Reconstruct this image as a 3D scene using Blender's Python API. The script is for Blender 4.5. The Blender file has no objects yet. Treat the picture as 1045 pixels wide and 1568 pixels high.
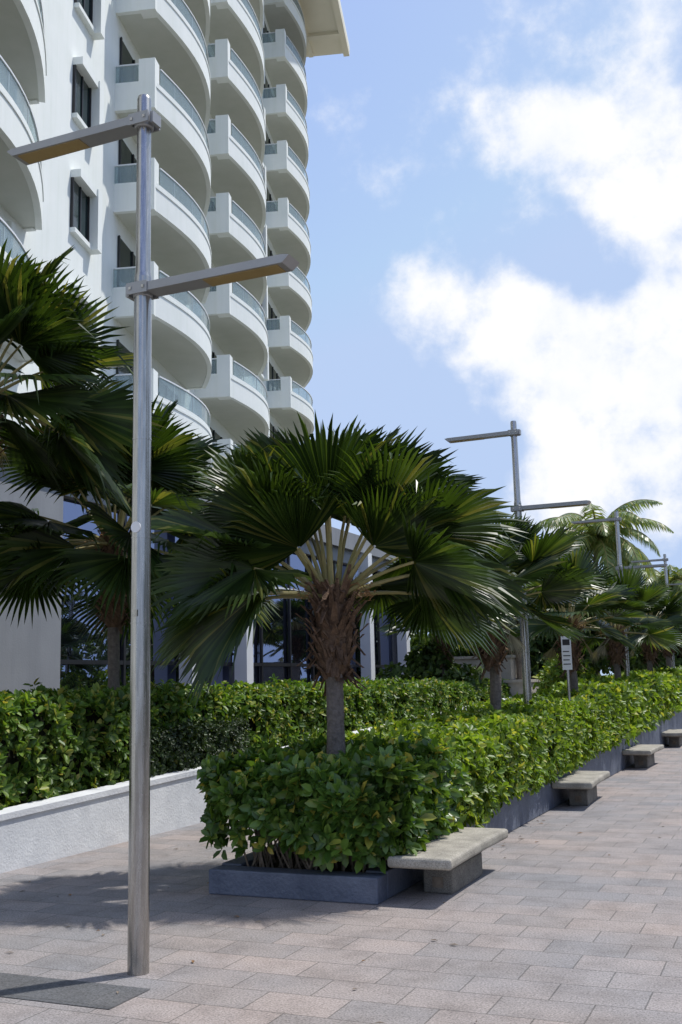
import bpy, math, random
import numpy as np
from mathutils import Vector, Matrix
random.seed(7); np.random.seed(7)
scene=bpy.context.scene
H=1.7
# ------------------------------------------------------------ materials
def nmat(name):
    m=bpy.data.materials.new(name); m.use_nodes=True
    nt=m.node_tree; b=nt.nodes['Principled BSDF']; return m,nt,b
def N(nt,t,**k):
    n=nt.nodes.new(t)
    for a,v in k.items(): setattr(n,a,v)
    return n
def ramp(nt,stops):
    r=N(nt,'ShaderNodeValToRGB'); e=r.color_ramp.elements
    while len(e)<len(stops): e.new(0.5)
    for i,(p,c) in enumerate(stops):
        e[i].position=p; e[i].color=(*c,1)
    return r
def simple(name,c1,c2,scale=6,rough=.7,metal=0,bump=0,bscale=60,spec=.5,detail=6):
    m,nt,b=nmat(name)
    g=N(nt,'ShaderNodeNewGeometry'); n=N(nt,'ShaderNodeTexNoise'); n.inputs['Scale'].default_value=scale; n.inputs['Detail'].default_value=detail; n.inputs['Roughness'].default_value=.65
    nt.links.new(g.outputs['Position'],n.inputs['Vector'])
    r=ramp(nt,[(.3,c1),(.7,c2)]); nt.links.new(n.outputs['Fac'],r.inputs['Fac']); nt.links.new(r.outputs['Color'],b.inputs['Base Color'])
    b.inputs['Roughness'].default_value=rough; b.inputs['Metallic'].default_value=metal; b.inputs['Specular IOR Level'].default_value=spec
    if bump:
        n2=N(nt,'ShaderNodeTexNoise'); n2.inputs['Scale'].default_value=bscale; n2.inputs['Detail'].default_value=4
        nt.links.new(g.outputs['Position'],n2.inputs['Vector'])
        bp=N(nt,'ShaderNodeBump'); bp.inputs['Strength'].default_value=bump; bp.inputs['Distance'].default_value=.02
        nt.links.new(n2.outputs['Fac'],bp.inputs['Height']); nt.links.new(bp.outputs['Normal'],b.inputs['Normal'])
    return m
def leafmat(name,stops,rough=.4,trans=.3,spec=.5):
    m,nt,b=nmat(name)
    g=N(nt,'ShaderNodeNewGeometry')
    r=ramp(nt,stops); nt.links.new(g.outputs['Random Per Island'],r.inputs['Fac'])
    n=N(nt,'ShaderNodeTexNoise'); n.inputs['Scale'].default_value=2.2; n.inputs['Detail'].default_value=3
    nt.links.new(g.outputs['Position'],n.inputs['Vector'])
    mr=N(nt,'ShaderNodeMapRange'); mr.inputs[1].default_value=.3; mr.inputs[2].default_value=.7; mr.inputs[3].default_value=.68; mr.inputs[4].default_value=1.3
    nt.links.new(n.outputs['Fac'],mr.inputs[0])
    mx=N(nt,'ShaderNodeMix',data_type='RGBA',blend_type='MULTIPLY'); mx.inputs[0].default_value=1
    nt.links.new(r.outputs['Color'],mx.inputs[6]); nt.links.new(mr.outputs[0],mx.inputs[7])
    nt.links.new(mx.outputs[2],b.inputs['Base Color'])
    b.inputs['Roughness'].default_value=rough; b.inputs['Specular IOR Level'].default_value=spec
    t=N(nt,'ShaderNodeBsdfTranslucent'); m2=N(nt,'ShaderNodeMix',data_type='RGBA',blend_type='MULTIPLY'); m2.inputs[0].default_value=1
    nt.links.new(mx.outputs[2],m2.inputs[6]); m2.inputs[7].default_value=(1.9,1.8,.7,1)
    nt.links.new(m2.outputs[2],t.inputs['Color'])
    ms=N(nt,'ShaderNodeMixShader'); ms.inputs[0].default_value=trans
    out=nt.nodes['Material Output']
    nt.links.new(b.outputs[0],ms.inputs[1]); nt.links.new(t.outputs[0],ms.inputs[2]); nt.links.new(ms.outputs[0],out.inputs['Surface'])
    return m
M={}
def stucco(name,c1,c2,streak):
    m,nt,b=nmat(name); L=nt.links
    g=N(nt,'ShaderNodeNewGeometry'); n=N(nt,'ShaderNodeTexNoise'); n.inputs['Scale'].default_value=1.2; n.inputs['Detail'].default_value=6; L.new(g.outputs['Position'],n.inputs['Vector'])
    r=ramp(nt,[(.3,c1),(.7,c2)]); L.new(n.outputs['Fac'],r.inputs[0])
    mp=N(nt,'ShaderNodeMapping'); mp.inputs['Scale'].default_value=(3.2,3.2,.18); L.new(g.outputs['Position'],mp.inputs[0])
    n2=N(nt,'ShaderNodeTexNoise'); n2.inputs['Scale'].default_value=1.5; n2.inputs['Detail'].default_value=8; n2.inputs['Roughness'].default_value=.7; L.new(mp.outputs[0],n2.inputs['Vector'])
    r2=ramp(nt,[(.28,streak),(.52,(1,1,1))]); L.new(n2.outputs['Fac'],r2.inputs[0])
    mx=N(nt,'ShaderNodeMix',data_type='RGBA',blend_type='MULTIPLY'); mx.inputs[0].default_value=1
    L.new(r.outputs[0],mx.inputs[6]); L.new(r2.outputs[0],mx.inputs[7]); L.new(mx.outputs[2],b.inputs['Base Color'])
    b.inputs['Roughness'].default_value=.8
    n3=N(nt,'ShaderNodeTexNoise'); n3.inputs['Scale'].default_value=28; L.new(g.outputs['Position'],n3.inputs['Vector'])
    bp=N(nt,'ShaderNodeBump'); bp.inputs['Strength'].default_value=.10; bp.inputs['Distance'].default_value=.02; L.new(n3.outputs['Fac'],bp.inputs['Height']); L.new(bp.outputs['Normal'],b.inputs['Normal'])
    return m
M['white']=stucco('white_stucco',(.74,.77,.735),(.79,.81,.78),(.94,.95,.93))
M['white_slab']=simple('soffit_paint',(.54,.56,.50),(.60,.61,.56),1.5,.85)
M['cream']=simple('cream_paint',(.76,.72,.59),(.80,.76,.63),1,.8)
M['greywall']=stucco('grey_stucco',(.23,.24,.255),(.27,.28,.295),(.88,.88,.89))
M['whitewall']=simple('white_wall_paint',(.62,.63,.64),(.76,.77,.77),4,.8,bump=.3,bscale=45)
M['bluecurb']=simple('blue_grey_paint',(.07,.085,.125),(.14,.16,.21),4,.6,bump=.5,bscale=40)
M['frame']=simple('white_aluminium',(.68,.69,.70),(.74,.75,.75),2,.5)
M['darkframe']=simple('dark_frame',(.01,.01,.012),(.02,.02,.022),4,.4)
M['soil']=simple('mulch',(.03,.02,.012),(.09,.06,.035),18,.95,bump=1,bscale=30)
M['core']=simple('shrub_interior',(.010,.013,.006),(.03,.034,.015),8,1)  # near-black fill for hedge insides; gloom between leaves put into its colour
M['twig']=simple('twig_bark',(.13,.10,.075),(.26,.21,.16),20,.9)
M['trunk']=simple('palm_trunk',(.11,.095,.082),(.23,.195,.17),22,.9,bump=.8,bscale=50)
M['boot']=simple('palm_leaf_boots',(.065,.037,.022),(.22,.135,.08),14,.95,bump=.8,bscale=60)
M['petiole']=simple('palm_petiole',(.20,.19,.06),(.36,.29,.12),5,.5)
M['fruit']=simple('palm_flower_stalk',(.16,.08,.03),(.32,.17,.06),20,.8)
M['stone']=simple('beige_stone',(.36,.32,.26),(.5,.45,.38),6,.9,bump=.4)
M['fan']=leafmat('fan_palm_leaf',[(0,(.018,.036,.007)),(.6,(.037,.070,.013)),(.9,(.065,.108,.020)),(1,(.19,.19,.05))],.38,.30,spec=.45)
M['fandry']=leafmat('dry_palm_leaf',[(0,(.20,.18,.12)),(1,(.36,.33,.24))],.8,.2)
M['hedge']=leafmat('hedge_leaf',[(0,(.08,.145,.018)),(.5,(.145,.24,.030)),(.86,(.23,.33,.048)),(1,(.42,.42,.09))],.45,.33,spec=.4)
M['hedgeshade']=leafmat('hedge_leaf_shaded',[(0,(.05,.11,.016)),(.5,(.105,.19,.027)),(.86,(.19,.285,.045)),(1,(.38,.34,.09))],.45,.3,spec=.4)  # shaded copy of the hedge leaf; its darker greens carry the shade
M['hedgebig']=leafmat('broad_hedge_leaf',[(0,(.045,.10,.018)),(.5,(.085,.165,.028)),(.9,(.15,.25,.045)),(1,(.46,.38,.07))],.33,.3)
M['hedgedark']=leafmat('dark_shrub_leaf',[(0,(.02,.04,.012)),(1,(.055,.09,.025))],.5,.2)
M['silver']=leafmat('silver_leaf',[(0,(.15,.18,.14)),(1,(.30,.33,.27))],.6,.2)
M['coco']=leafmat('coconut_leaf',[(0,(.12,.18,.05)),(.8,(.23,.30,.12)),(1,(.45,.40,.18))],.35,.25)
M['treeleaf']=leafmat('tree_leaf',[(0,(.035,.075,.017)),(1,(.11,.17,.035))],.5,.25)
m,nt,b=nmat('streaked_steel'); M['steel']=m
g=N(nt,'ShaderNodeNewGeometry'); mp=N(nt,'ShaderNodeMapping'); mp.inputs['Scale'].default_value=(14,14,.9)
n=N(nt,'ShaderNodeTexNoise'); n.inputs['Scale'].default_value=3; n.inputs['Detail'].default_value=10; n.inputs['Roughness'].default_value=.7
nt.links.new(g.outputs['Position'],mp.inputs[0]); nt.links.new(mp.outputs[0],n.inputs['Vector'])
r=ramp(nt,[(.3,(.27,.26,.245)),(.7,(.54,.525,.50))]); nt.links.new(n.outputs['Fac'],r.inputs[0]); nt.links.new(r.outputs[0],b.inputs['Base Color'])  # streaks mix stains with bright and dark shine bands put into the colour
b.inputs['Metallic'].default_value=.95
rr=ramp(nt,[(.3,(.18,)*3),(.7,(.32,)*3)]); nt.links.new(n.outputs['Fac'],rr.inputs[0]); nt.links.new(rr.outputs[0],b.inputs['Roughness'])
M['steelarm']=simple('satin_aluminium',(.30,.30,.30),(.36,.36,.355),2,.45,metal=.5)
M['led']=simple('lamp_lens',(.25,.18,.075),(.33,.24,.10),2,.35)
M['label']=simple('white_label',(.7,.7,.7),(.8,.8,.8),6,.6)
m,nt,b=nmat('tinted_glass'); M['glass']=m
b.inputs['Base Color'].default_value=(.005,.006,.009,1); b.inputs['Roughness'].default_value=.05
gl=N(nt,'ShaderNodeBsdfGlossy'); gl.inputs['Roughness'].default_value=.004; gl.inputs['Color'].default_value=(.34,.39,.56,1)
g=N(nt,'ShaderNodeNewGeometry'); n=N(nt,'ShaderNodeTexNoise'); n.inputs['Scale'].default_value=.6
nt.links.new(g.outputs['Position'],n.inputs['Vector']); bp=N(nt,'ShaderNodeBump'); bp.inputs['Strength'].default_value=.07; bp.inputs['Distance'].default_value=.05
nt.links.new(n.outputs['Fac'],bp.inputs['Height']); nt.links.new(bp.outputs['Normal'],gl.inputs['Normal'])
ms=N(nt,'ShaderNodeMixShader'); ms.inputs[0].default_value=.62
nt.links.new(b.outputs[0],ms.inputs[1]); nt.links.new(gl.outputs[0],ms.inputs[2]); nt.links.new(ms.outputs[0],nt.nodes['Material Output'].inputs['Surface'])
m,nt,b=nmat('window_glass'); M['win']=m
b.inputs['Base Color'].default_value=(.015,.03,.03,1); b.inputs['Roughness'].default_value=.06
m,nt,b=nmat('balcony_glass'); M['bglass']=m
tr=N(nt,'ShaderNodeBsdfTransparent'); tr.inputs['Color'].default_value=(.82,.90,.90,1)
b.inputs['Base Color'].default_value=(.40,.48,.51,1); b.inputs['Roughness'].default_value=.05
ms=N(nt,'ShaderNodeMixShader'); ms.inputs[0].default_value=.40
nt.links.new(tr.outputs[0],ms.inputs[1]); nt.links.new(b.outputs[0],ms.inputs[2]); nt.links.new(ms.outputs[0],nt.nodes['Material Output'].inputs['Surface'])
def concrete(name,c1,c2):
    m,nt,b=nmat(name)
    g=N(nt,'ShaderNodeNewGeometry'); n=N(nt,'ShaderNodeTexNoise'); n.inputs['Scale'].default_value=110; n.inputs['Detail'].default_value=3
    nt.links.new(g.outputs['Position'],n.inputs['Vector'])
    n2=N(nt,'ShaderNodeTexNoise'); n2.inputs['Scale'].default_value=5; n2.inputs['Detail'].default_value=6; nt.links.new(g.outputs['Position'],n2.inputs['Vector'])
    r=ramp(nt,[(.35,c1),(.6,c2)]); nt.links.new(n.outputs['Fac'],r.inputs[0])
    r2=ramp(nt,[(.3,(.62,.62,.62)),(.65,(1,1,1))]); nt.links.new(n2.outputs['Fac'],r2.inputs[0])
    mx=N(nt,'ShaderNodeMix',data_type='RGBA',blend_type='MULTIPLY'); mx.inputs[0].default_value=1
    nt.links.new(r.outputs[0],mx.inputs[6]); nt.links.new(r2.outputs[0],mx.inputs[7]); nt.links.new(mx.outputs[2],b.inputs['Base Color'])
    b.inputs['Roughness'].default_value=.85
    bp=N(nt,'ShaderNodeBump'); bp.inputs['Strength'].default_value=.5; bp.inputs['Distance'].default_value=.01
    nt.links.new(n.outputs['Fac'],bp.inputs['Height']); nt.links.new(bp.outputs['Normal'],b.inputs['Normal'])
    return m
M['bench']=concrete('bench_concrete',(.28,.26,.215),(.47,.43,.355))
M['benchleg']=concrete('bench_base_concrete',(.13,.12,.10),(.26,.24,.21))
def paving(name,ca,cb,mortar,bw=.6,bh=.4):
    m,nt,b=nmat(name); L=nt.links
    g=N(nt,'ShaderNodeNewGeometry')
    mp=N(nt,'ShaderNodeMapping'); L.new(g.outputs['Position'],mp.inputs[0]); mp.inputs['Location'].default_value=(.13,.07,0)
    br=N(nt,'ShaderNodeTexBrick'); L.new(mp.outputs[0],br.inputs['Vector'])
    br.inputs['Scale'].default_value=1; br.inputs['Brick Width'].default_value=bw; br.inputs['Row Height'].default_value=bh
    br.inputs['Mortar Size'].default_value=.005; br.inputs['Mortar Smooth'].default_value=.4; br.inputs['Bias'].default_value=0
    br.inputs['Color1'].default_value=(*ca,1); br.inputs['Color2'].default_value=(*cb,1); br.inputs['Mortar'].default_value=(*mortar,1)
    n1=N(nt,'ShaderNodeTexNoise'); n1.inputs['Scale'].default_value=.5; n1.inputs['Detail'].default_value=5; L.new(g.outputs['Position'],n1.inputs['Vector'])
    r1=ramp(nt,[(.40,(.89,.91,.95)),(.6,(1.05,.985,.95))]); L.new(n1.outputs['Fac'],r1.inputs[0])
    n2=N(nt,'ShaderNodeTexNoise'); n2.inputs['Scale'].default_value=75; n2.inputs['Detail'].default_value=4; n2.inputs['Roughness'].default_value=.8; L.new(g.outputs['Position'],n2.inputs['Vector'])
    r2=ramp(nt,[(.36,(.46,.44,.42)),(.5,(1,1,1)),(.66,(1.40,1.38,1.34))]); L.new(n2.outputs['Fac'],r2.inputs[0])
    n3=N(nt,'ShaderNodeTexNoise'); n3.inputs['Scale'].default_value=2.6; n3.inputs['Detail'].default_value=8; n3.inputs['Roughness'].default_value=.7; L.new(g.outputs['Position'],n3.inputs['Vector'])
    r3=ramp(nt,[(.3,(.68,.67,.66)),(.55,(1,1,1))]); L.new(n3.outputs['Fac'],r3.inputs[0])
    n4=N(nt,'ShaderNodeTexNoise'); n4.inputs['Scale'].default_value=9; n4.inputs['Detail'].default_value=6; n4.inputs['Roughness'].default_value=.8; L.new(g.outputs['Position'],n4.inputs['Vector'])
    r4=ramp(nt,[(.60,(1,1,1)),(.72,(1.3,1.28,1.25))]); L.new(n4.outputs['Fac'],r4.inputs[0])
    c=br.outputs['Color']
    for r in (r1,r2,r3,r4):
        mx=N(nt,'ShaderNodeMix',data_type='RGBA',blend_type='MULTIPLY'); mx.inputs[0].default_value=1
        L.new(c,mx.inputs[6]); L.new(r.outputs[0],mx.inputs[7]); c=mx.outputs[2]
    L.new(c,b.inputs['Base Color']); b.inputs['Roughness'].default_value=.85
    a=N(nt,'ShaderNodeMath',operation='MULTIPLY_ADD'); L.new(br.outputs['Fac'],a.inputs[0]); a.inputs[1].default_value=-1.5; L.new(n2.outputs['Fac'],a.inputs[2])
    bp=N(nt,'ShaderNodeBump'); bp.inputs['Strength'].default_value=.5; bp.inputs['Distance'].default_value=.008
    L.new(a.outputs[0],bp.inputs['Height']); L.new(bp.outputs['Normal'],b.inputs['Normal'])
    return m
M['pave']=paving('promenade_pavers',(.262,.252,.248),(.345,.308,.288),(.16,.15,.14),.5,.33)
M['darkpave']=paving('dark_pavers',(.10,.105,.11),(.14,.14,.14),(.09,.09,.09),.6,.39)
M['ground']=simple('ground_soil',(.16,.15,.11),(.26,.24,.18),.3,.95)

# ------------------------------------------------------------ mesh builder
class MB:
    def __init__(s): s.v=[];s.f=[];s.m=[];s.mats=[]
    def mi(s,k):
        if k not in s.mats: s.mats.append(k)
        return s.mats.index(k)
    def add(s,vs,fs,k):
        o=len(s.v); s.v.extend([tuple(v) for v in vs]); i=s.mi(k)
        for f in fs: s.f.append(tuple(o+a for a in f)); s.m.append(i)
    def box(s,x0,x1,y0,y1,z0,z1,k):
        vs=[(x,y,z) for z in (z0,z1) for y in (y0,y1) for x in (x0,x1)]
        s.add(vs,[(0,2,3,1),(4,5,7,6),(0,1,5,4),(1,3,7,5),(3,2,6,7),(2,0,4,6)],k)
    def prismy(s,x0,x1,y0,y1,zb,zt0,zt1,k,zb1=None):
        if zb1 is None: zb1=zb
        vs=[(x0,y0,zb),(x1,y0,zb),(x0,y1,zb1),(x1,y1,zb1),(x0,y0,zt0),(x1,y0,zt0),(x0,y1,zt1),(x1,y1,zt1)]
        s.add(vs,[(0,2,3,1),(4,5,7,6),(0,1,5,4),(1,3,7,5),(3,2,6,7),(2,0,4,6)],k)
    def tube(s,pts,rs,k,n=8,cap=True):
        pts=[Vector(p) for p in pts]; vs=[];fs=[]
        for i,p in enumerate(pts):
            d=(pts[min(i+1,len(pts)-1)]-pts[max(i-1,0)]).normalized()
            a=d.orthogonal().normalized() if i==0 else (a-d*a.dot(d)).normalized()
            b=d.cross(a)
            for j in range(n):
                t=2*math.pi*j/n; vs.append(p+(a*math.cos(t)+b*math.sin(t))*rs[i])
        for i in range(len(pts)-1):
            for j in range(n):
                fs.append((i*n+j,i*n+(j+1)%n,(i+1)*n+(j+1)%n,(i+1)*n+j))
        if cap: fs.append(tuple(range(n-1,-1,-1))); fs.append(tuple((len(pts)-1)*n+j for j in range(n)))
        s.add(vs,fs,k)
    def ribbon(s,pts,z0,z1,th,k):
        P=[Vector(p) for p in pts]; vs=[];n=len(P)
        for i,p in enumerate(P):
            d1=(P[i]-P[i-1]).normalized() if i else (P[1]-P[0]).normalized()
            d2=(P[i+1]-P[i]).normalized() if i<n-1 else d1
            d=(d1+d2).normalized(); nn=Vector((-d.y,d.x)); c=max(.5,d.dot(d2)); q=p+nn*th/c
            vs+= [(p.x,p.y,z0),(p.x,p.y,z1),(q.x,q.y,z0),(q.x,q.y,z1)]
        fs=[]
        for i in range(n-1):
            a=i*4;b=a+4
            fs+=[(a,b,b+1,a+1),(a+2,a+3,b+3,b+2),(a+1,b+1,b+3,a+3),(a,a+2,b+2,b)]
        fs+=[(0,1,3,2),((n-1)*4,(n-1)*4+2,(n-1)*4+3,(n-1)*4+1)]
        s.add(vs,fs,k)
    def obj(s,name,parent=None,smooth=False,loc=(0,0,0),bevel=0):
        me=bpy.data.meshes.new(name); me.from_pydata(s.v,[],s.f)
        for k in s.mats: me.materials.append(M[k])
        me.polygons.foreach_set('material_index',s.m)
        if smooth: me.polygons.foreach_set('use_smooth',[True]*len(s.f))
        me.update(); o=bpy.data.objects.new(name,me); scene.collection.objects.link(o); o.location=loc
        if parent: o.parent=parent
        if bevel:
            md=o.modifiers.new('bevel','BEVEL'); md.width=bevel; md.segments=3; md.limit_method='ANGLE'
        return o
def empty(name,loc=(0,0,0),rz=0):
    e=bpy.data.objects.new(name,None); scene.collection.objects.link(e); e.location=loc; e.rotation_euler=(0,0,rz); return e

# ------------------------------------------------------------ leaf clusters (numpy)
def norm(a): return a/np.maximum(np.linalg.norm(a,axis=1,keepdims=True),1e-9)
def leaves_mesh(name,P,D,k,length,width,mat,spread=(35,80),parent=None,lenvar=.3):
    P=np.repeat(P,k,0); D=norm(np.repeat(D,k,0)); m=len(P)
    r=np.random.normal(size=(m,3)); perp=norm(r-D*np.sum(r*D,1,keepdims=True))
    a=np.radians(np.random.uniform(spread[0],spread[1],(m,1)))
    l=norm(D*np.cos(a)+perp*np.sin(a)); w=norm(np.cross(l,D)); nn=np.cross(w,l)
    tw=np.random.normal(0,.35,(m,1)); w=norm(w+nn*tw); nn=np.cross(w,l)
    L=length*(1+np.random.uniform(-lenvar,lenvar,(m,1))); W=L*width
    b=P+l*L*.12
    V=np.stack([b, b+l*L*.35+w*W*.9+nn*L*.06, b+l*L*.75+w*W*.75+nn*L*.03, b+l*L-nn*L*.12, b+l*L*.75-w*W*.75+nn*L*.03, b+l*L*.35-w*W*.9+nn*L*.06],1).reshape(-1,3)
    me=bpy.data.meshes.new(name); me.vertices.add(m*6); me.vertices.foreach_set('co',V.ravel())
    base=(np.arange(m)*6)[:,None]
    idx=np.concatenate([base+np.array([0,1,2,3]),base+np.array([0,3,4,5])],1).ravel()
    me.loops.add(m*8); me.loops.foreach_set('vertex_index',idx.astype(np.int32))
    me.polygons.add(m*2); me.polygons.foreach_set('loop_start',(np.arange(m*2)*4).astype(np.int32))
    try: me.polygons.foreach_set('loop_total',np.full(m*2,4,np.int32))
    except Exception: pass
    me.materials.append(M[mat]); me.update(calc_edges=True); me.validate()
    o=bpy.data.objects.new(name,me); scene.collection.objects.link(o)
    if parent: o.parent=parent
    return o
def hedge_pts(n,x0,x1,y0,y1,zb,zt,front=0,lump=.05,depth=.08,th=(-50,230),ex=.4):
    y=np.random.uniform(y0,y1,n)
    t=np.random.uniform(0,1,n); hx=(x1-x0)/2; zm=np.mean(zt(y)-zb(y)); per=2*hx+2*zm
    cx=np.zeros(n);cz=np.zeros(n)
    a=t<zm/per; cx[a]=1; cz[a]=-1+2*t[a]*per/zm
    b=(t>=zm/per)&(t<(zm+2*hx)/per); cz[b]=1; cx[b]=1-2*(t[b]*per-zm)/(2*hx)
    c=t>=(zm+2*hx)/per; cx[c]=-1; cz[c]=1-2*(t[c]*per-zm-2*hx)/zm
    if th[1]<200:
        cx[c]=1; cz[c]=np.random.uniform(-1,1,c.sum())
    rr=np.power(np.abs(cx)**8+np.abs(cz)**8,1/8); cx/=rr; cz/=rr
    nx=np.sign(cx)*np.abs(cx)**5; nz=np.sign(cz)*np.abs(cz)**5
    xc=(x0+x1)/2
    ztv=zt(y); zbv=zb(y); zc=(ztv+zbv)/2; hz=(ztv-zbv)/2
    lumpv=lump*(np.sin(y*3.1+1)*.5+np.sin(y*7.3+cz*4)*.5+np.sin(cx*5+y*5.1)*.5)
    dep=-np.random.exponential(depth,n)+lumpv+np.random.normal(0,.02,n)
    sh=np.random.rand(n)<.05; dep=dep+sh*np.random.uniform(.03,.10,n)
    P=np.stack([xc+cx*hx+nx*dep, y, zc+cz*hz+nz*dep],1); D=np.stack([nx,np.zeros(n),nz+.35],1)
    if front:
        fx=np.random.uniform(-1,1,front); fz=np.random.uniform(-1,1,front)
        bul=.22*(1-np.abs(fx)**4)*(1-np.abs(fz)**4)**.5
        z_t=zt(np.full(front,y0)); z_b=zb(np.full(front,y0))
        P2=np.stack([xc+fx*hx*.97, y0-bul+np.random.exponential(depth,front)+lump*np.sin(fx*6+fz*5), (z_t+z_b)/2+fz*(z_t-z_b)/2*.97],1)
        D2=np.stack([fx*.4,-np.ones(front),.5+fz*.3],1)
        P=np.concatenate([P,P2]); D=np.concatenate([D,D2])
    D=norm(D)+np.random.normal(0,.3,(len(P),3))
    return P,D

# ------------------------------------------------------------ ground
g=MB(); g.add([(-600,-600,-.01),(600,-600,-.01),(600,900,-.01),(-600,900,-.01)],[(0,1,2,3)],'ground'); g.obj('ground')
g=MB(); g.add([(-7.1,-8,0),(14,-8,0),(14,90,0),(-7.1,90,0)],[(0,1,2,3)],'pave'); g.obj('pavement')
g=MB(); g.add([(-7.05,4.96,.004),(-3.55,4.96,.004),(-3.55,5.36,.004),(-7.05,5.36,.004)],[(0,1,2,3)],'darkpave'); g.obj('dark_paving_strip')
rnd=random.Random(5); B=MB()
for i in range(80):
    x=rnd.uniform(-7,-1.5); y=rnd.uniform(5.2,13)
    if -4.7<x<-3.1 and y>7.8: continue
    if rnd.random()<.5: x=rnd.uniform(-3.1,-2.9) if y>7.9 else x
    a=rnd.uniform(0,6.28); l=rnd.uniform(.015,.04); c_,s_=math.cos(a)*l,math.sin(a)*l
    B.add([(x-c_,y-s_,.006),(x+s_*.4,y-c_*.4,.012),(x+c_,y+s_,.009),(x-s_*.4,y+c_*.4,.014)],[(0,1,2,3)],'fruit' if i%3==0 else 'twig')
B.obj('fallen_leaves')

# ------------------------------------------------------------ planter kerb
pl=empty('planter')
c=MB()
c.box(-4.65,-3.14,7.86,8.08,0,.20,'bluecurb')
segs=[(8.082,9.6,.215,.24),(9.6,14.2,.32,.43),(14.2,20.4,.46,.60),(20.4,32,.64,.86),(32,70,.9,1.4)]
for a,b_,h0,h1 in segs: 
    c.prismy(-3.33,-3.14+(.012 if a>9 else 0),a,b_-.012,0,h0,h1,'bluecurb')
    c.prismy(-4.65,-4.46,a,b_-.012,0,h0,h1,'bluecurb')
c.obj('kerb',pl,bevel=.012)
c=MB(); c.prismy(-4.47,-3.32,8.07,70,0,.16,1.2,'soil'); c.obj('soil',pl)
# ------------------------------------------------------------ white wall
w=MB()
hw=lambda s:.54+.033*(s-8)
w.prismy(-7.34,-7.10,-3,45,0,hw(-3)-.06,hw(45)-.06,'whitewall')
w.prismy(-7.36,-7.08,-3,45,hw(-3)-.06,hw(-3),hw(45),'whitewall',hw(45)-.06)
w.obj('white_retaining_wall')
w=MB(); w.prismy(-12,-7.34,-3,45,0,hw(-3)-.15,hw(45)-.15,'soil'); w.obj('planting_bed')

# ------------------------------------------------------------ hedges
zt2=lambda y: np.minimum(1.03+.03*(y-8),1.75)+.02*np.sin(y*2.1)
zb2=lambda y: .26+.022*(y-8)
P,D=hedge_pts(8500,-4.72,-3.02,9.3,20,zb2,zt2,lump=.035)
h=leaves_mesh('hedge',P,D,6,.085,.27,'hedge')
core=MB(); core.prismy(-4.4,-3.5,9.0,9.5,.5,.72,.82,'core',.4); core.prismy(-4.5,-3.25,9.5,20,.2,.88,1.2,'core',.45); core.prismy(-4.5,-3.25,20,70,.45,1.2,1.55,'core',1.2); core.obj('dark_core',h)  # dark boxes added inside the leaves to close see-through gaps
P,D=hedge_pts(7500,-4.72,-3.0,20,66,zb2,zt2,depth=.08); leaves_mesh('foliage_far',P,D,5,.14,.3,'hedge',parent=h)
zt3=lambda y:1.0+.03*(y-8)+.04*np.sin(y*5); zb3=lambda y:.32+0*y
P,D=hedge_pts(1050,-4.76,-3.0,8.02,9.6,zb3,zt3,front=620,depth=.09,lump=.06)
keep=(P[:,2]>.68)|(np.random.rand(len(P))<.24+.6*(P[:,0]>-3.9)); P=P[keep]; D=D[keep]
s=leaves_mesh('broad_leaf_shrub',P,D,7,.112,.27,'hedgebig',spread=(30,85))
tw=MB()
for i in range(170):
    x=random.uniform(-4.45,-3.25); y=random.uniform(8.1,9.1); z=.15
    pts=[(x,y,z)]; dx=random.uniform(-.28,.25); dy=random.uniform(-.28,.15)
    for k in range(1,5): pts.append((x+dx*k/4*1.2+random.uniform(-.04,.04),y+dy*k/4*1.2+random.uniform(-.04,.04),z+.18*k))
    tw.tube(pts,[.011,.009,.007,.005,.003],'twig',5)
tw.obj('branches',s)
zt1=lambda y: 1.62+.03*np.sin(y*1.7)+.02*np.sin(y*4.4)
zb1=lambda y: .35+.033*(y-8)
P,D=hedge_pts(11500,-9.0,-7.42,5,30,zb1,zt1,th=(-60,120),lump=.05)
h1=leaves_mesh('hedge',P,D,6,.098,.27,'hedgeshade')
core=MB(); core.prismy(-8.9,-7.62,4,30,.3,1.5,1.5,'core'); core.obj('dark_core',h1)
zt4=lambda y:1.2+0*y; zb4=lambda y:.6+0*y
P,D=hedge_pts(2600,-7.75,-7.24,10.9,13.4,zb4,zt4,front=300,depth=.04,lump=.05); leaves_mesh('boxwood_shrub',P,D,6,.045,.3,'hedgedark')

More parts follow.
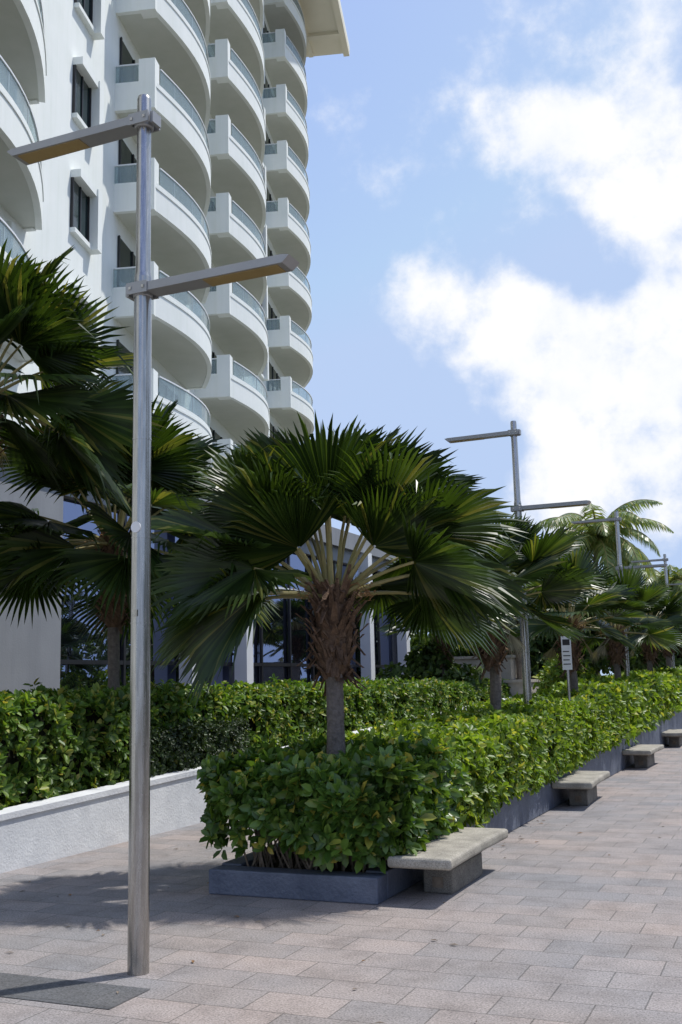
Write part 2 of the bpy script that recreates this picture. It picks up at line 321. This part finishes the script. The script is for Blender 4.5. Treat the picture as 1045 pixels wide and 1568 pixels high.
# ------------------------------------------------------------ palms
def fan(B,h,f,nrm,R,S,nseg,k,droop,rnd):
    f=f.normalized(); side=f.cross(nrm).normalized(); nrm=side.cross(f).normalized()
    dl=S/nseg
    cup=rnd.uniform(.05,.28); wav=rnd.uniform(-.05,.05); wf_=rnd.uniform(1.5,3)
    def pt(th,rho,pleat,rl):
        c=math.cos(th); s_=math.sin(th)
        v=(f*c+side*s_)*rho*rl
        v=v+nrm*(cup*rho*rho*abs(s_)*R+pleat+wav*R*rho*math.sin(th*wf_))
        v.z-=droop*R*rho**3
        return h+v
    for i in range(nseg):
        th=-S+dl*(2*i+1)
        rl=R*(1-.20*(abs(th)/S)**2)*rnd.uniform(.90,1.05)
        pl_=.017*R
        rhos=[.03,.33,.62,.80]; wf=[1,1,1,.52]; tipz=rnd.uniform(0,.07)*R
        if rnd.random()<.08: tipz=rnd.uniform(.1,.25)*R
        vs=[]
        for rho,wd in zip(rhos,wf):
            for o,p in ((-1,-1),(0,1),(1,-1)):
                vs.append(pt(th+o*dl*wd,rho,p*pl_*min(1,rho*2.4),rl))
        t=pt(th+rnd.uniform(-.4,.4)*dl,1,0,rl); t.z-=tipz; vs.append(t)
        fs=[]
        for r_ in range(3):
            a=r_*3; fs+=[(a,a+1,a+4,a+3),(a+1,a+2,a+5,a+4)]
        fs+=[(9,10,12),(10,11,12)]
        B.add(vs,fs,k)
def frond(B,base,az,e0,Lp,R,nseg,rnd,k='fan',S=None,bend=20,dro=.09,down=0,twist=None):
    p=Vector(base)+Vector((math.cos(az),math.sin(az),0))*.07; pts=[p.copy()]; n=6
    for i in range(n):
        e=math.radians(e0+10-bend*(i+.5)/n)
        p=p+Vector((math.cos(az)*math.cos(e),math.sin(az)*math.cos(e),math.sin(e)))*Lp/n; pts.append(p.copy())
    B.tube(pts,[.038,.027,.021,.018,.016,.014,.013],'petiole' if k=='fan' else 'fandry',6)
    e=math.radians(e0+10-bend-down-rnd.uniform(0,16)); az2=az+rnd.uniform(-.2,.2)
    f=Vector((math.cos(az2)*math.cos(e),math.sin(az2)*math.cos(e),math.sin(e)))
    nr=Vector((-math.cos(az2)*math.sin(e),-math.sin(az2)*math.sin(e),math.cos(e)))
    tw=rnd.uniform(-.75,.75) if twist is None else twist
    side=f.cross(nr)
    nr=nr*math.cos(tw)+side*math.sin(tw)
    fan(B,p,f,nr,R,S or math.radians(rnd.uniform(82,110)),nseg,k,dro*rnd.uniform(.3,1.8),rnd)
def palm_mesh(name,ztop,shag,seed,spec=None,nleaf=22,nseg=34,R=.95,tr=.078,zbase=0,dead=2,emin=-14,pet=1):
    rnd=random.Random(seed); B=MB()
    zz=[zbase+(ztop-zbase)*i/40 for i in range(41)]
    B.tube([(0.02*math.sin(z*2+seed),0.02*math.cos(z*3+seed)-.02,z) for z in zz],[tr*1.15]+[tr*rnd.uniform(.94,1.06) for _ in zz[1:]],'trunk',14)
    nb=210
    B.tube([(0,0,ztop-shag),(0,0,ztop-shag+.12),(0,0,ztop-.1),(0,0,ztop+.12)],[tr*1.1,tr*1.8,tr*2.1,tr*1.1],'boot',12)
    for i in range(nb):
        t=i/nb; az=i*2.399+rnd.uniform(-.2,.2); z=ztop-shag+t*(shag+.1)
        r0=tr*(1.3+.65*min(1,t*3)); L=rnd.uniform(.08,.26); el=rnd.uniform(.7,1.35)
        o=Vector((math.cos(az),math.sin(az),0)); sd=Vector((-math.sin(az),math.cos(az),0))
        b0=o*r0+Vector((0,0,z)); tip=b0+o*L*math.cos(el)+Vector((0,0,L*math.sin(el)*(1 if rnd.random()<.7 else -.8)))
        w0=rnd.uniform(.025,.05); w1=w0*.4
        nn=o*.02
        B.add([b0-sd*w0,b0+sd*w0,b0-nn,tip-sd*w1,tip+sd*w1,tip+nn],[(0,1,4,3),(1,2,5,4),(2,0,3,5),(3,4,5)],'boot')
    base=(0,0,ztop)
    if spec is None:
        spec=[]
        for i in range(nleaf):
            t=(i+.5)/nleaf
            spec.append((math.degrees(i*2.399)+rnd.uniform(-20,20),86-t*(86-emin)+rnd.uniform(-10,10),pet*rnd.uniform(.62,.95)*R/.95,R*rnd.uniform(.84,1.07)))
    for sp in spec:
        az,e0,Lp,RR=sp[:4]; frond(B,base,math.radians(az),e0,Lp,RR,nseg,rnd,down=sp[4] if len(sp)>4 else 0,twist=sp[5] if len(sp)>5 else None)
    for i in range(dead):
        frond(B,(0,0,ztop-.05),rnd.uniform(0,6.28),rnd.uniform(-45,-20),rnd.uniform(.35,.5),R*.38,max(12,nseg//3),rnd,'fandry',math.radians(40),20,.3)
    for i in range(5):
        az=rnd.uniform(0,6.28); o=Vector((math.cos(az),math.sin(az),0)); p0=Vector(base)+o*.1
        pts=[p0,p0+o*.10+Vector((0,0,.10)),p0+o*.18+Vector((0,0,.12)),p0+o*.24+Vector((0,0,.05))]
        B.tube(pts,[.012,.009,.006,.004],'fruit',5)
        for j in range(28):
            q=pts[3]+Vector((rnd.gauss(0,.04),rnd.gauss(0,.04),rnd.gauss(-.02,.04))); d=Vector((rnd.gauss(0,1),rnd.gauss(0,1),rnd.gauss(0,1))).normalized()*.016; e=d.orthogonal()*.4
            B.add([q-d,q+e,q+d,q-e],[(0,1,2,3)],'fruit')
    me=bpy.data.meshes.new(name); me.from_pydata(B.v,[],B.f)
    for k in B.mats: me.materials.append(M[k])
    me.polygons.foreach_set('material_index',B.m); me.update(); return me
def place(name,me,x,y,z=0,rz=0,sc=1):
    o=bpy.data.objects.new(name,me); scene.collection.objects.link(o); o.location=(x,y,z); o.rotation_euler=(0,0,rz); o.scale=(sc,)*3; return o
A0=23.2
hs=[(262,84,.78,1.12,-16,.05),(95,84,.95,1.1),(132,72,1.05,1.02),(52,72,1.05,1.02),(20,52,1.0,1.0),(165,54,1.0,1.0),(188,36,.9,1.02,6),(206,20,.75,1.0,26),(350,36,.95,1.02,6),(334,20,.8,1.0,22),
    (75,52,1.0,.95),(110,50,1.0,.95),(145,28,.95,.95,6),(38,28,.95,.95,6),(4,14,.95,.95,14),(176,6,.85,.98,22),(90,16,.9,.9),(150,82,.95,.98),(30,82,.95,.98),(8,66,.95,.95),
    (178,70,.9,.95),(340,60,.85,.95),(198,56,.8,.95),(120,86,1.0,1.0),(60,12,.9,.9),(158,0,.9,.9,18),(22,2,.9,.9,18),(214,0,.75,.92,30),(322,46,.6,.9,10),(225,52,.55,.85,10)]
hs=[(s_[0]+A0,)+tuple(s_[1:]) for s_ in hs]
pm=palm_mesh('fan_palm_hero',2.48,.75,11,spec=hs,nseg=50,tr=.082,dead=0)
place('fan_palm_tree',pm,-3.9,8.85)
pv2=palm_mesh('fan_palm_b',2.62,.8,23,nleaf=22,nseg=38,R=.88,emin=0); pv3=palm_mesh('fan_palm_c',2.5,.8,37,nleaf=20,nseg=28,R=.9,emin=0); pv4=palm_mesh('fan_palm_d',2.4,.7,91,nleaf=19,nseg=28,R=.92,emin=-8)
place('fan_palm_tree',pv2,-3.9,14.3,0.05,.9)
place('fan_palm_tree',pv3,-3.9,19.8,0.1,1.5)
place('fan_palm_tree',pv4,-3.9,25.3,.3,3.5)
place('fan_palm_tree',pv2,-3.8,30.8,.3,4.5)
place('fan_palm_tree',pv3,-3.9,36.3,.6,5.3)
place('fan_palm_tree',pv4,-3.9,42,.8,.3)
pl1=palm_mesh('fan_palm_tall',4.95,1.2,53,nleaf=36,nseg=42,R=1.1,dead=5,emin=-32); place('fan_palm_tree',pl1,-8.3,8.95,0,1.2)
pl2=palm_mesh('fan_palm_mid',3.6,1.1,61,nleaf=34,nseg=40,R=1.15,dead=2,emin=-24,pet=1.1); place('fan_palm_tree',pl2,-8.3,11.6,0,.4)
place('fan_palm_tree',pv4,-8.2,25.5,.4,2.2,1.05)
place('fan_palm_tree',pv2,-8.6,33,.7,2.9,1.05)
place('fan_palm_tree',pv3,-7.5,38,1.1,.9,1.1)
for x,y,r,sc in ((11,14,1,2.2),(12,21,2,2.5),(10.5,30,3,2.1),(12,6,4,2.3),(12,38,1,2.4),(13,47,1,2.2)): place('fan_palm_tree',pv3,x+2,y,0,r,sc)

def coconut(name,x,y,zt,seed,L=2.6,nf=20,lean=.6):
    rnd=random.Random(seed); B=MB()
    pts=[(lean*(i/8)**2-lean,0,zt*i/8) for i in range(9)]
    B.tube(pts,[.2]+[.15-.006*i for i in range(8)],'trunk',10)
    for i in range(nf):
        az=i*2.399+rnd.uniform(-.2,.2); e=math.radians(82-100*i/nf); p=Vector((0,0,zt)); seg=16; P=[p.copy()]; 
        for j in range(seg):
            e-=math.radians(rnd.uniform(5,8.5)); d=Vector((math.cos(az)*math.cos(e),math.sin(az)*math.cos(e),math.sin(e))); p=p+d*L/seg; P.append(p.copy())
        B.tube(P,[.04-.002*j for j in range(seg+1)],'petiole',5)
        sd=Vector((-math.sin(az),math.cos(az),0))
        for j in range(1,seg):
            for h_ in (0,.25,.5,.75):
                q=P[j].lerp(P[j+1],h_); d=(P[j+1]-P[j]).normalized()
                ll=.75*math.sin(math.pi*min(.97,(j+h_)/seg*.85+.12))
                for s_ in (-1,1):
                    v=(sd*s_*.8+d*.55+Vector((0,0,rnd.uniform(-.8,-.2)))).normalized()*ll
                    w_=d*.032; mid=q+v*.55; tip=q+v+Vector((0,0,-.15*ll*2))
                    B.add([q-w_,q+w_,mid+w_*1.1,tip,mid-w_*1.1],[(0,1,2,4),(4,2,3)],'coco')
    for i in range(8):
        a=rnd.uniform(0,6.28); B.tube([(.2*math.cos(a),.2*math.sin(a),zt-.35),(.2*math.cos(a),.2*math.sin(a),zt-.22),(.2*math.cos(a),.2*math.sin(a),zt-.1)],[.05,.1,.04],'petiole',8)
    return B.obj(name,loc=(x,y,0))
def cam2w(X,Y): return (.919*X-.394*Y,.394*X+.919*Y)
x,y=cam2w(11.1,45); coconut('coconut_palm_tree',x,y,7.5,3,L=3.7,nf=32)
x,y=cam2w(16.2,52); coconut('coconut_palm_tree',x,y,6.0,5,L=2.8,nf=24)

def blob_tree(name,x,y,z,rx,ry,rz,n,k,leaf,mat,trunk=True,seed=1,w=.3):
    rs=np.random.RandomState(seed); nb=14
    C=rs.normal(size=(nb,3)); C=norm(C)*rs.uniform(.3,.75,(nb,1)); R=rs.uniform(.28,.5,nb)
    ci=rs.randint(0,nb,n); d=norm(rs.normal(size=(n,3))); r=R[ci][:,None]*rs.uniform(.7,1.05,(n,1))
    P=(C[ci]+d*r)*np.array([rx,ry,rz])+np.array([x,y,z]); D=d+np.array([0,0,.4])
    o=leaves_mesh(name,P,D,k,leaf,w,mat)
    if trunk:
        B=MB(); B.tube([(x,y,0),(x+.05,y,z*.5),(x,y,z)],[.14,.1,.06],'twig',8)
        for i in range(6):
            c_=C[i]*np.array([rx,ry,rz])+np.array([x,y,z]); B.tube([(x,y,z*.55),tuple((c_+np.array([x,y,z*.7]))/2),tuple(c_)],[.06,.04,.015],'twig',6)
        B.obj('trunk',o)
    return o
x,y=cam2w(5.0,30.5); blob_tree('silver_buttonwood_tree',x,y,3.9,1.4,1.4,1.3,2200,5,.12,'silver',seed=2)
x,y=cam2w(9.5,40); blob_tree('broadleaf_tree',x,y,3.8,2.6,2.6,2.1,2600,5,.24,'treeleaf',seed=3)
x,y=cam2w(14,48); blob_tree('broadleaf_tree',x,y,3.0,3.2,3,2.0,2600,5,.28,'treeleaf',seed=4)
x,y=cam2w(2.2,27); blob_tree('tropical_shrub',x,y,1.6,1.3,1.3,1.0,1500,5,.16,'treeleaf',seed=5)
x,y=cam2w(4.6,40); blob_tree('broadleaf_tree',x,y,2.4,4.5,3,1.7,3000,5,.26,'treeleaf',seed=6)
x,y=cam2w(5.5,25.5); blob_tree('tropical_shrub',x,y,1.5,1.0,1.4,.8,1200,5,.14,'hedge',False,seed=7)
P,D=hedge_pts(6500,15,18,-4,70,lambda y:0*y,lambda y:4.6+.9*np.sin(y*.7)+.5*np.sin(y*1.9),lump=.5,depth=.3); leaves_mesh('reflected_foliage',P,D,4,.34,.4,'treeleaf')  # unseen leaf mass added across the promenade for the podium glass reflections

# ------------------------------------------------------------ lamps
def lamp(x,y):
    B=MB()
    B.tube([(0,0,0),(0,0,4.42)],[.066,.058],'steel',32)
    B.tube([(0,0,4.42),(0,0,4.46),(0,0,5.72),(0,0,5.74)],[.058,.050,.048,.042],'steel',32)
    for z in (1.35,2.1,2.65,3.3): B.tube([(0,0,z),(0,0,z+.012)],[.0665-.0018*z+.002]*2,'steel',32)
    def arm(z,sg):
        r=.066
        B.tube([(0,0,z-.05),(0,0,z-.045),(0,0,z+.045),(0,0,z+.05)],[r-.006,r,r,r-.006],'steelarm',24)
        B.box(min(-sg*.08,-sg*.105),max(-sg*.08,-sg*.105),-.05,.05,z-.04,z+.04,'steelarm')
        B.box(-.08,.08,-.078,-.064,z-.04,z+.04,'steelarm'); B.box(-.08,.08,.064,.078,z-.04,z+.04,'steelarm')
        for yy in(-.084,.079):
            for xx in(-.05,.05): B.box(xx-.010,xx+.010,yy,yy+.005,z-.010,z+.010,'steel')
        x0=.07*sg; x1=1.08*sg; x2=1.13*sg
        vs=[(x0,-.07,z-.03),(x0,.07,z-.03),(x0,-.07,z+.03),(x0,.07,z+.03),
            (x1,-.08,z-.03),(x1,.08,z-.03),(x2,-.08,z+.015),(x2,.08,z+.015),(x1,-.08,z+.025),(x1,.08,z+.025)]
        B.add(vs,[(0,2,8,6,4),(1,5,7,9,3),(0,4,5,1),(2,3,9,8),(8,9,7,6),(4,6,7,5),(0,1,3,2)],'steelarm')
        a,b=sorted((.50*sg,1.04*sg)); B.box(a,b,-.062,.062,z-.036,z-.0302,'led')
    arm(5.55,-1); arm(4.33,1)
    B.tube([(0,-.058,2.72),(0,-.0655,2.72)],[.036,.036],'label',14)
    B.box(-.02,.02,-.0725,-.063,2.15,2.19,'steel')
    o=B.obj('street_lamp',loc=(x,y,0))
    for p in o.data.polygons:
        if len(p.vertices)==4 and abs(p.normal.z)<.2 and p.area<.5 : p.use_smooth=True
    md=o.modifiers.new('es','EDGE_SPLIT'); md.split_angle=math.radians(35)
    return o
for k in range(5): lamp(-3.82,5.63+10.32*k)

# ------------------------------------------------------------ benches
def bench(x,y,rz=0):
    e=empty('concrete_bench',(x,y,0),rz)
    B=MB(); n=16; L=1.76; W=.53
    top=[];
    for i in range(n+1):
        t=i/n; yy=L*t; ww=W/2*(1-.05*math.sin(math.pi*t)); top.append((yy,ww))
    vs=[];fs=[]
    for yy,ww in top:
        vs+=[(-ww,yy,.262),(ww,yy,.262),(ww,yy,.35),(-ww,yy,.35)]
    for i in range(n):
        a=i*4;b=a+4
        for j in range(4): fs.append((a+j,a+(j+1)%4,b+(j+1)%4,b+j))
    fs+=[(3,2,1,0),(n*4,n*4+1,n*4+2,n*4+3)]
    B.add(vs,fs,'bench'); B.obj('seat',e,bevel=.028)
    B=MB()
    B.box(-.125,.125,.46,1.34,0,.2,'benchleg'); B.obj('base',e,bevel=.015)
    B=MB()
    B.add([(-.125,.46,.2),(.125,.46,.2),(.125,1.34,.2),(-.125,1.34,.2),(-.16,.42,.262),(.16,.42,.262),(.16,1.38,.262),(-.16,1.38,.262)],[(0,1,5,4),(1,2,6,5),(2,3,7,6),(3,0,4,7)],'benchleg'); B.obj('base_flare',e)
    B=MB(); B.box(-.045,.045,.452,.4585,.05,.13,'twig'); B.obj('recess_patch',e)  # thin brown panel; its colour stands in for a shaded square recess
    return e
for k in range(6): bench(-2.83-.02*k,7.95+6.12*k,[.0,.03,-.02,.02,0,.01][k])

# ------------------------------------------------------------ sign, stone wall
B=MB(); B.tube([(0,0,0),(0,0,2.40)],[.022,.022],'steel',10); B.box(-.075,.075,-.032,-.024,1.82,2.34,'label')
B.box(-.055,.055,-.0355,-.0325,2.20,2.29,'darkframe')
for i in range(4): B.box(-.055,.055-.015*(i%2),-.0355,-.0325,1.90+.065*i,1.915+.065*i,'darkframe')
o=B.obj('sign_post',loc=(-3.30,16.5,0)); o.rotation_euler=(0,0,.2)
B=MB(); B.box(-9.6,-7.5,29.5,31,0,2.3,'stone'); B.box(-9.65,-7.45,29.45,31.05,2.3,2.38,'stone'); B.box(-7.5,-6.9,28.6,31,0,1.6,'stone'); B.box(-7.5,-6.85,28.55,31.05,1.6,1.68,'stone'); B.obj('stone_wall')

# ------------------------------------------------------------ building
bl=empty('hotel_building')
B=MB()
B.box(-40,-12.0,-12,15.2,0,5.6,'greywall'); B.box(-40,-12.35,15.2,33,0,5.3,'darkframe')
B.box(-40,-11.85,-12,33.2,5.6,6.1,'greywall')
B.box(-12.35,-12.0,15.2,33,5.2,5.6,'greywall'); B.box(-40,-12,33,33.3,0,5.6,'greywall')
B.obj('podium_walls',bl)
B=MB()
pan=[15.2,17.3,19.35,20.5,21.75,23.1,24.7,26.1,27.7,29.5,31.1,33]
for i in range(len(pan)-1):
    for z0,z1 in ((.4,2.2),(2.2,4.15),(4.15,5.2)):
        j=random.uniform(-.010,.010); k=random.uniform(-.010,.010)
        B.add([(-12.2+j,pan[i],z0),(-12.2-j,pan[i+1],z0),(-12.2-j+k,pan[i+1],z1),(-12.2+j+k,pan[i],z1)],[(0,1,2,3)],'glass')
B.obj('podium_glazing',bl)
B=MB()
for s_ in (19.35,21.75,29.5,32.7): B.box(-12.05,-11.72,s_-.16,s_+.16,0,5.6,'frame')
B.obj('podium_columns',bl)
B=MB()
for s_ in (17.3,20.5,23.1,24.7,26.1,27.7,31.1): B.box(-12.17,-12.10,s_-.035,s_+.035,.4,5.2,'darkframe')
for z in (2.2,4.15): 
    B.box(-12.17,-12.105,15.2,33,z-.04,z+.04,'darkframe' if z<3 else 'frame')
B.box(-12.0,-11.93,9.6,9.68,2.4,2.55,'frame')
B.obj('podium_mullions',bl)
tw=empty('tower',(-16.14,22.35,0),math.radians(16.0)); tw.parent=bl
B=MB(); B.box(-16,0,-30,28.6,0,37.7,'white'); B.obj('tower_walls',tw)
B=MB()
B.box(-5,3.55,-30,29.2,37.7,38.1,'cream')
for yy in list(range(-29,29,4)): B.box(-.5,3.3,yy,yy+.35,37.5,37.699,'cream')
B.box(3.2,3.54,-30,29.19,37.49,37.699,'cream'); B.box(1.2,1.45,-30,29,37.52,37.699,'cream')
B.box(-12,-.5,-28,28,38.1,41,'white')
B.obj('roof_overhang',tw)
levels=[8.6+3*k for k in range(10)]
cols=[(-21.5,7.3,-.3),(-12.9,7.4,-.3),(0,7.2,0),(8.27,7.6,.12),(21.1,7.2,0)]
SB=MB();GB=MB();RB=MB();WB=MB();FB=MB()
for p0,L_,dq in cols:
    arc=[]
    for i in range(19):
        t=i/18; q=1.12+dq+.62*math.sin(math.pi*t*.98)-.50*t**2.4
        arc.append((q,p0+L_*t))
    for z in levels:
        vs=[(0.001,p0)]+arc+[(0.001,p0+L_)]; n=len(vs)
        V=[(a,b,z) for a,b in vs]+[(a,b,z+.2) for a,b in vs]
        F=[tuple(range(n-1,-1,-1)),tuple(range(n,2*n))]+[(i,(i+1)%n,n+(i+1)%n,n+i) for i in range(n)]
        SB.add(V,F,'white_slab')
        pts=[(a+.02,b) for a,b in arc]
        SB.ribbon(pts,z-.03,z+.80,.14,'white')
        SB.ribbon([(0,p0-.02),(arc[0][0]-.12,p0-.02)],z-.03,z+.80,.14,'white')
        SB.ribbon([(arc[-1][0]-.12,p0+L_+.02),(0,p0+L_+.02)],z-.03,z+.80,.14,'white')
        q0=arc[0][0]; SB.box(q0-.42,q0+.05,p0-.06,p0+.34,z-.05,z+1.45,'white')
        SB.ribbon([(a+.045,b) for a,b in arc],z+.62,z+.68,.03,'white')
        GB.ribbon([(a-.04,b) for a,b in arc[1:]],z+.8,z+1.34,.02,'bglass')
        GB.ribbon([(0,p0+.05),(q0-.42,p0+.05)],z+.8,z+1.34,.02,'bglass')
        RB.ribbon([(a-.02,b) for a,b in arc[1:]],z+1.34,z+1.38,.05,'frame')
        for a,b in arc[3:-1:3]: RB.box(a-.075,a-.045,b-.015,b+.015,z+.8,z+1.34,'frame')
        RB.ribbon([(0,p0+.03),(q0-.42,p0+.03)],z+1.34,z+1.38,.05,'frame')
        WB.box(0,.03,p0+.35,p0+L_-1.2,z+.2,z+2.45,'win')
        yy=p0+.35
        while yy<p0+L_-1.1: FB.box(.031,.07,yy-.03,yy+.03,z+.2,z+2.45,'darkframe'); yy+=1.13
        if z+3<39: FB.box(0,.10,p0+L_-.9,p0+L_-.7,z+.2,z+2.8,'white')
for z in levels:
    zb=z+1.17
    for p in (-3.0,-14.6,17.2,18.9):
        WB.box(0,.03,p,p+1.0,zb,zb+1.3,'win'); 
        FB.box(.031,.06,p+.47,p+.53,zb,zb+1.3,'darkframe')
        FB.box(0,.075,p-.05,p,zb,zb+1.3,'darkframe'); FB.box(0,.075,p+1.0,p+1.05,zb,zb+1.3,'darkframe')
        FB.box(0,.30,p+1.05,p+1.35,zb-.12,zb+1.5,'white')
        FB.box(0,.26,p-.05,p+1.05,zb+1.3,zb+1.5,'white'); FB.box(0,.14,p-.05,p+1.05,zb-.12,zb,'white')
SB.obj('balconies',tw); GB.obj('balcony_glass',tw); RB.obj('balcony_rails',tw); WB.obj('windows',tw); FB.obj('window_frames',tw)

# ------------------------------------------------------------ sun, sky
sd=Vector((.631,.760,0)).normalized()*math.cos(math.radians(61)); sd.z=math.sin(math.radians(61))
su=bpy.data.lights.new('sun','SUN'); su.energy=4.1; su.angle=math.radians(1.0); su.color=(1,.965,.91)
so=bpy.data.objects.new('sun',su); scene.collection.objects.link(so); so.rotation_euler=sd.to_track_quat('Z','Y').to_euler()
wd=bpy.data.worlds.new('World'); scene.world=wd; wd.use_nodes=True; nt=wd.node_tree; L=nt.links
bg=nt.nodes['Background']; bg.inputs['Strength'].default_value=.15
sk=N(nt,'ShaderNodeTexSky'); sk.sky_type='NISHITA'; sk.sun_disc=False; sk.sun_elevation=math.radians(61); sk.sun_rotation=math.atan2(.631,.760)
sk.air_density=1.0; sk.dust_density=.8; sk.ozone_density=1.6
tc=N(nt,'ShaderNodeTexCoord')
blobs=[(17.5,28.0,3.8,1.0),(19.3,25.0,3.8,1.15),(16.4,24.2,3.0,.95),(9.6,19.6,4.0,1.05),(4.4,20.8,3.2,1.0),(13.6,17.6,4.8,1.1),(17.2,14.3,4.6,1.05),(9.7,16.4,3.6,.95),(9.4,28.6,4.4,.66),(12.5,31.5,4,.55),(17.5,34,5,.55),(12,12.6,4.0,.7),(19.8,19.2,4.6,1.15),(13.5,27.5,3.5,.6),(17,10,5,.6),(5.5,26,4,.40),(12,9.5,5,.48),
 (15.0,21.6,2.0,-.45),(11.5,23.6,2.4,-.3),
 (32,24,8,.9),(42,14,7,.8),(-60,30,14,.9),(-100,22,12,.8),(110,25,14,.8),(170,20,14,.9),(75,45,10,.6)]
acc=None
wn=N(nt,'ShaderNodeTexNoise'); wn.inputs['Scale'].default_value=7; wn.inputs['Detail'].default_value=7; L.new(tc.outputs['Generated'],wn.inputs['Vector'])
wa=N(nt,'ShaderNodeVectorMath',operation='MULTIPLY_ADD'); L.new(wn.outputs['Color'],wa.inputs[0]); wa.inputs[1].default_value=(.12,.12,.10)
wsub=N(nt,'ShaderNodeVectorMath',operation='SUBTRACT'); L.new(tc.outputs['Generated'],wsub.inputs[0]); wsub.inputs[1].default_value=(.06,.06,.05)
L.new(wsub.outputs[0],wa.inputs[2])
for az,el,r,amp in blobs:
    a=math.radians(az-23.2); e=math.radians(el)
    d=(math.sin(a)*math.cos(e),math.cos(a)*math.cos(e),math.sin(e))
    v=N(nt,'ShaderNodeVectorMath',operation='DISTANCE'); L.new(wa.outputs[0],v.inputs[0]); v.inputs[1].default_value=d
    mr=N(nt,'ShaderNodeMapRange'); mr.interpolation_type='SMOOTHSTEP'; L.new(v.outputs['Value'],mr.inputs[0]); mr.inputs[1].default_value=0; mr.inputs[2].default_value=math.radians(r)*1.3; mr.inputs[3].default_value=amp; mr.inputs[4].default_value=0
    if acc is None: acc=mr.outputs[0]
    else:
        mm=N(nt,'ShaderNodeMath',operation='ADD'); L.new(acc,mm.inputs[0]); L.new(mr.outputs[0],mm.inputs[1]); acc=mm.outputs[0]
cl=N(nt,'ShaderNodeMath',operation='MINIMUM'); L.new(acc,cl.inputs[0]); cl.inputs[1].default_value=1.12
nz=N(nt,'ShaderNodeTexNoise'); nz.inputs['Scale'].default_value=11; nz.inputs['Detail'].default_value=12; nz.inputs['Roughness'].default_value=.6; L.new(tc.outputs['Generated'],nz.inputs['Vector'])
ma=N(nt,'ShaderNodeMath',operation='MULTIPLY_ADD'); L.new(nz.outputs['Fac'],ma.inputs[0]); ma.inputs[1].default_value=3.1; ma.inputs[2].default_value=-1.70
ad=N(nt,'ShaderNodeMath',operation='ADD'); L.new(ma.outputs[0],ad.inputs[0]); L.new(cl.outputs[0],ad.inputs[1])
den=N(nt,'ShaderNodeMapRange'); den.interpolation_type='SMOOTHSTEP'; L.new(ad.outputs[0],den.inputs[0]); den.inputs[1].default_value=.08; den.inputs[2].default_value=.95; den.inputs[4].default_value=.97
shn=ramp(nt,[(.3,(5.9,6.2,6.9)),(1,(6.85,6.87,6.95))]); 
n5=N(nt,'ShaderNodeTexNoise'); n5.inputs['Scale'].default_value=16; n5.inputs['Detail'].default_value=6; L.new(tc.outputs['Generated'],n5.inputs['Vector'])
m5=N(nt,'ShaderNodeMath',operation='MULTIPLY_ADD'); L.new(n5.outputs['Fac'],m5.inputs[0]); m5.inputs[1].default_value=1.6; m5.inputs[2].default_value=-.8
m6=N(nt,'ShaderNodeMath',operation='ADD'); L.new(m5.outputs[0],m6.inputs[0]); L.new(ad.outputs[0],m6.inputs[1]); L.new(m6.outputs[0],shn.inputs[0])
hz=N(nt,'ShaderNodeMix',data_type='RGBA',blend_type='MIX')
sm=N(nt,'ShaderNodeMix',data_type='RGBA',blend_type='MULTIPLY'); sm.inputs[0].default_value=1; L.new(sk.outputs[0],sm.inputs[6]); sm.inputs[7].default_value=(1.12,1.08,1.28,1)
sa=N(nt,'ShaderNodeMix',data_type='RGBA',blend_type='ADD'); sa.inputs[0].default_value=1; L.new(sm.outputs[2],sa.inputs[6]); sa.inputs[7].default_value=(.85,1.0,1.6,1)
gm=N(nt,'ShaderNodeMix',data_type='RGBA',blend_type='DARKEN'); gm.inputs[0].default_value=1; L.new(sa.outputs[2],gm.inputs[6]); gm.inputs[7].default_value=(3.3,4.25,6.1,1)
L.new(den.outputs[0],hz.inputs[0]); L.new(gm.outputs[2],hz.inputs[6]); L.new(shn.outputs[0],hz.inputs[7])
L.new(hz.outputs[2],bg.inputs['Color'])

# ------------------------------------------------------------ camera
cd=bpy.data.cameras.new('camera'); cam=bpy.data.objects.new('camera',cd); scene.collection.objects.link(cam); scene.camera=cam
cd.sensor_fit='VERTICAL'; cd.sensor_height=36; cd.sensor_width=24; cd.lens=1600/1568*36; cd.clip_end=3000
cam.matrix_world=Matrix.Translation((0,0,H))@Matrix.Rotation(math.radians(23.2),4,'Z')@Matrix.Rotation(math.radians(99.3),4,'X')@Matrix.Rotation(math.radians(-1.4),4,'Z')
scene.view_settings.view_transform='Standard'; scene.view_settings.look='None'; scene.view_settings.exposure=0
